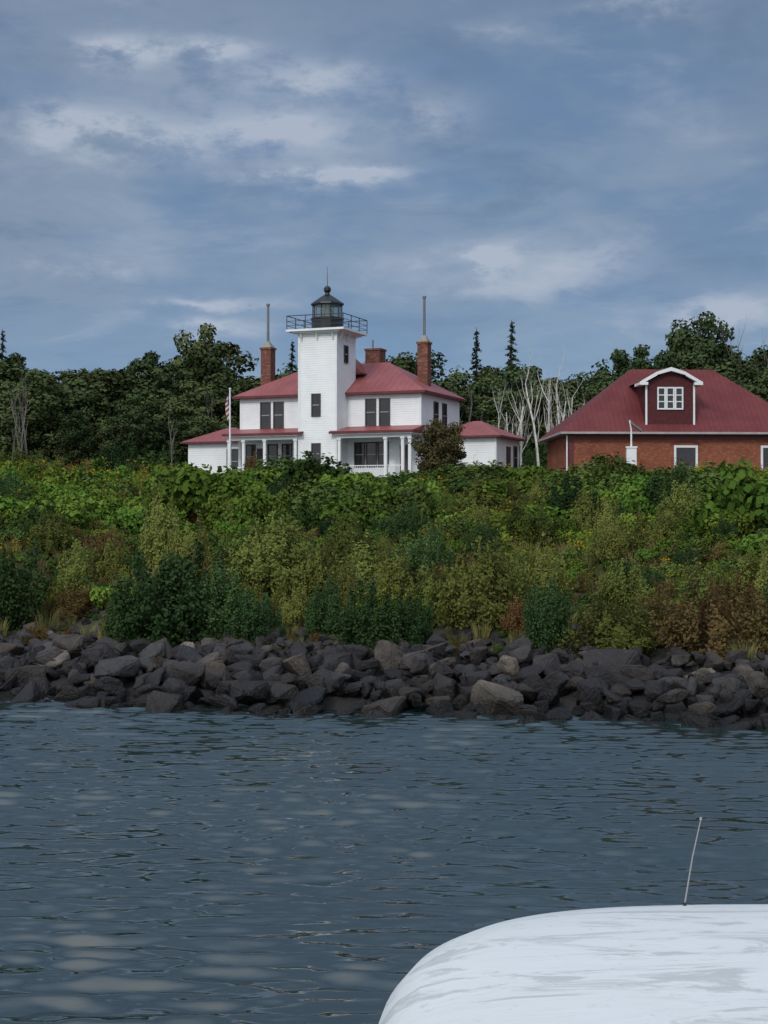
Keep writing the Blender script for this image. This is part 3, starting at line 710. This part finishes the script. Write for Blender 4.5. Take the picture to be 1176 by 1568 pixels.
# ---------------------------------------------------------------- foreground boat
BT=empty('white_boat')
m,nt,p=newmat('white_gelcoat'); tc=nn(nt,'ShaderNodeTexCoord').outputs['Object']
mp=nn(nt,'ShaderNodeMapping'); nt.links.new(tc,mp.inputs[0]); mp.inputs['Scale'].default_value=(.9,3.6,2); mp.inputs['Rotation'].default_value=(0,0,.35)
f=NOISE(nt,mp.outputs[0],1.6,8,.68,1.4); f2=NOISE(nt,tc,16,6,.7); f3=NOISE(nt,tc,1.3,3,.5); f4=NOISE(nt,mp.outputs[0],5,6,.7,.8)
c=MIX(nt,MR(nt,f,.53,.61,0,.65),(.70,.735,.745),(.41,.44,.45)); c=MIX(nt,MR(nt,f2,.58,.70,0,.4),c,(.38,.40,.40))
c=MIX(nt,MR(nt,f4,.58,.68,0,.35),c,(.40,.42,.42)); c=MIX(nt,MR(nt,f3,.35,.7,0,.25),c,(.52,.55,.56))
nt.links.new(c,p.inputs['Base Color']); p.inputs['Roughness'].default_value=.42; p.inputs['Specular IOR Level'].default_value=.3
bump(nt,p,M(nt,'ADD',f,M(nt,'MULTIPLY',f2,.2)),.14,.03)
GEL=m
def outl(th,e=3.7):
    c_,s_=math.cos(th),math.sin(th); return (abs(c_)**(2/e)*math.copysign(1,c_),abs(s_)**(2/e)*math.copysign(1,s_))
b=MB(); n=128; prof=[(0.0,4.79),(.2,4.788),(.4,4.782),(.6,4.772),(.75,4.760),(.85,4.742),(.91,4.717),(.95,4.68),(.98,4.62),(1.0,4.53),(1.0,4.35),(.985,4.29),(.95,4.27),(.93,4.27),(.93,3.0),(.95,1.6)]
rr=[]
for (q,z) in prof:
    rr.append(b.addv([(1.5+1.56*q*outl(2*math.pi*i/n)[0],3.42+1.80*q*outl(2*math.pi*i/n)[1],z) for i in range(n)]))
for a in range(len(prof)-1):
    for i in range(n): b.face((rr[a]+i,rr[a]+(i+1)%n,rr[a+1]+(i+1)%n,rr[a+1]+i))
part(BT,'cabin_roof',b,[GEL],True)
b=MB(); hull=[]
for q in np.linspace(0,1,14):
    y=-3+13.*q; hw=2.0*(1-max(0,(q-.55)/.45)**2.2)+.02
    hull.append(b.addv([(1.9-hw,y,1.75),(1.9-hw*.95,y,.9),(1.9-hw*.7,y,-.3),(1.9,y,-.8),(1.9+hw*.7,y,-.3),(1.9+hw*.95,y,.9),(1.9+hw,y,1.75)]))
for i in range(13):
    for j in range(6): b.face((hull[i]+j,hull[i]+j+1,hull[i+1]+j+1,hull[i+1]+j))
    b.face((hull[i],hull[i+1],hull[i+1]+6,hull[i]+6))
b.face([hull[0]+j for j in range(7)])
part(BT,'hull',b,[GEL])
b=MB(); b.tube([(.985,4.95,4.6),(.99,4.95,4.75)],[.008,.006],8,0); b.tube([(.99,4.95,4.75),(1.015,4.95,4.9),(1.042,4.95,5.02)],[.0028,.0024,.0018],6,1); b.tube([(1.042,4.95,5.02),(1.043,4.95,5.03)],[.0045,.0045],6,1)
part(BT,'whip_antenna',b,[BLACK,plain('antenna_grey',(.3,.31,.32),.4)])

# ---------------------------------------------------------------- sky
EL,AZ=math.radians(38),math.radians(205)
sd=Vector((math.sin(AZ)*math.cos(EL),math.cos(AZ)*math.cos(EL),math.sin(EL)))
W=bpy.data.worlds.new("World"); S.world=W; W.use_nodes=True; nt=W.node_tree
try: W.cycles.sampling_method='NONE'
except Exception as ex: print('world sampling',ex)
bg=nt.nodes['Background']; bg.inputs[1].default_value=.1
sky=nn(nt,'ShaderNodeTexSky',sky_type='NISHITA'); sky.sun_disc=False; sky.sun_elevation=EL; sky.sun_rotation=AZ
tc=nn(nt,'ShaderNodeTexCoord').outputs['Generated']
s=nn(nt,'ShaderNodeSeparateXYZ'); nt.links.new(tc,s.inputs[0]); x_,y_,z_=s.outputs
den=M(nt,'ADD',M(nt,'MAXIMUM',z_,0.),.13)
cv=nn(nt,'ShaderNodeVectorMath',operation='SCALE'); nt.links.new(tc,cv.inputs[0]); nt.links.new(M(nt,'DIVIDE',1.,den),cv.inputs['Scale'])
cv=cv.outputs[0]
n1=NOISE(nt,cv,.9,2,.5); n2=NOISE(nt,cv,2.8,6,.62,.4)
mpp=nn(nt,'ShaderNodeMapping'); nt.links.new(tc,mpp.inputs[0]); mpp.inputs['Scale'].default_value=(1,1,2.2); mpp.inputs['Rotation'].default_value=(0,.12,0)
n3=NOISE(nt,mpp.outputs[0],19,6,.64); n4=NOISE(nt,mpp.outputs[0],6,4,.6)
az=M(nt,'ARCTAN2',x_,y_); el=M(nt,'ARCSINE',z_)
azw=M(nt,'ADD',az,M(nt,'MULTIPLY',M(nt,'SUBTRACT',n3,.5),.09)); elw=M(nt,'ADD',el,M(nt,'MULTIPLY',M(nt,'SUBTRACT',n4,.5),.04))
elw=M(nt,'ADD',elw,M(nt,'MULTIPLY',M(nt,'SUBTRACT',n3,.5),.028))
tot=None
for (px,py,sx,sy,am) in ((200,108,60,15,1.1),(345,105,45,11,.9),(150,215,85,22,1.1),(270,235,60,20,.8),(430,215,80,22,.9),(500,140,70,16,.7),(470,280,75,15,1.1),(560,272,60,12,.9),(650,190,70,24,.55),(745,396,34,16,1.5),(690,400,60,18,.6),(880,412,80,18,.8),(800,440,130,14,.6),(160,410,80,15,.65),(340,470,80,8,.9),(350,505,60,12,.9),(1120,490,80,20,1.1),(990,50,70,14,.6),(760,75,40,9,.5),(350,150,170,70,.35)):
    a0=(px-588)/2300; e0=(800-py)/2300
    dx=M(nt,'MULTIPLY',M(nt,'SUBTRACT',azw,a0),2300/(sx*1.25)); dy=M(nt,'MULTIPLY',M(nt,'SUBTRACT',elw,e0),2300/(sy*1.25))
    g=M(nt,'MULTIPLY',M(nt,'EXPONENT',M(nt,'MULTIPLY',M(nt,'ADD',M(nt,'MULTIPLY',dx,dx),M(nt,'MULTIPLY',dy,dy)),-1.)),am)
    tot=g if tot is None else M(nt,'ADD',tot,g)
white=M(nt,'MULTIPLY',tot,MR(nt,n3,.34,.58,.25,1.15))
white=M(nt,'ADD',white,MR(nt,n2,.5,.76,0,.38),clamp=True)
base=MIX(nt,MR(nt,n4,.38,.60),(1.30,2.2,3.8),(2.1,2.9,4.1))
base=MIX(nt,MR(nt,n1,.42,.62,0,.6),base,(2.15,2.75,3.7))
base=MIX(nt,MR(nt,n2,.5,.32,0,.6),base,(1.15,1.85,3.05))
base=MIX(nt,MR(nt,el,.03,.19,.75,0),base,(1.95,3.3,5.3))
base=MIX(nt,MR(nt,M(nt,'ADD',el,M(nt,'MULTIPLY',az,.35)),.22,.42,0,.35),base,(1.4,2.0,3.0))
base=MIX(nt,.12,base,sky.outputs[0])
colr=MIX(nt,M(nt,'MULTIPLY',white,.85),base,(4.4,5.0,6.0))
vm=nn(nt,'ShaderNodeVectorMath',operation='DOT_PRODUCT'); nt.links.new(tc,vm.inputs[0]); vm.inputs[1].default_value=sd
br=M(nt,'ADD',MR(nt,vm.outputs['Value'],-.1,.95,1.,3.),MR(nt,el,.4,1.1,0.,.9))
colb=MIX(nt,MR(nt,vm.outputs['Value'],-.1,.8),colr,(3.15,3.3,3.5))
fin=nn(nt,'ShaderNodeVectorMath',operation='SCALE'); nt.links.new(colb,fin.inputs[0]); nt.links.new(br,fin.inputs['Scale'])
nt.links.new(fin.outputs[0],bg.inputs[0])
sun=bpy.data.lights.new('sun','SUN'); sun.energy=1.4; sun.angle=math.radians(10); sun.color=(1,.95,.88)
so=bpy.data.objects.new('sun',sun); COL.objects.link(so); so.rotation_euler=(-sd).to_track_quat('-Z','Y').to_euler()

# ---------------------------------------------------------------- camera
cam=bpy.data.cameras.new('camera'); co=bpy.data.objects.new('camera',cam); COL.objects.link(co); S.camera=co
co.location=(0,0,6); co.rotation_euler=(math.radians(90+.4),0,0)
cam.sensor_fit='HORIZONTAL'; cam.sensor_width=24; cam.lens=24*2300/1176; cam.clip_start=.1; cam.clip_end=9000
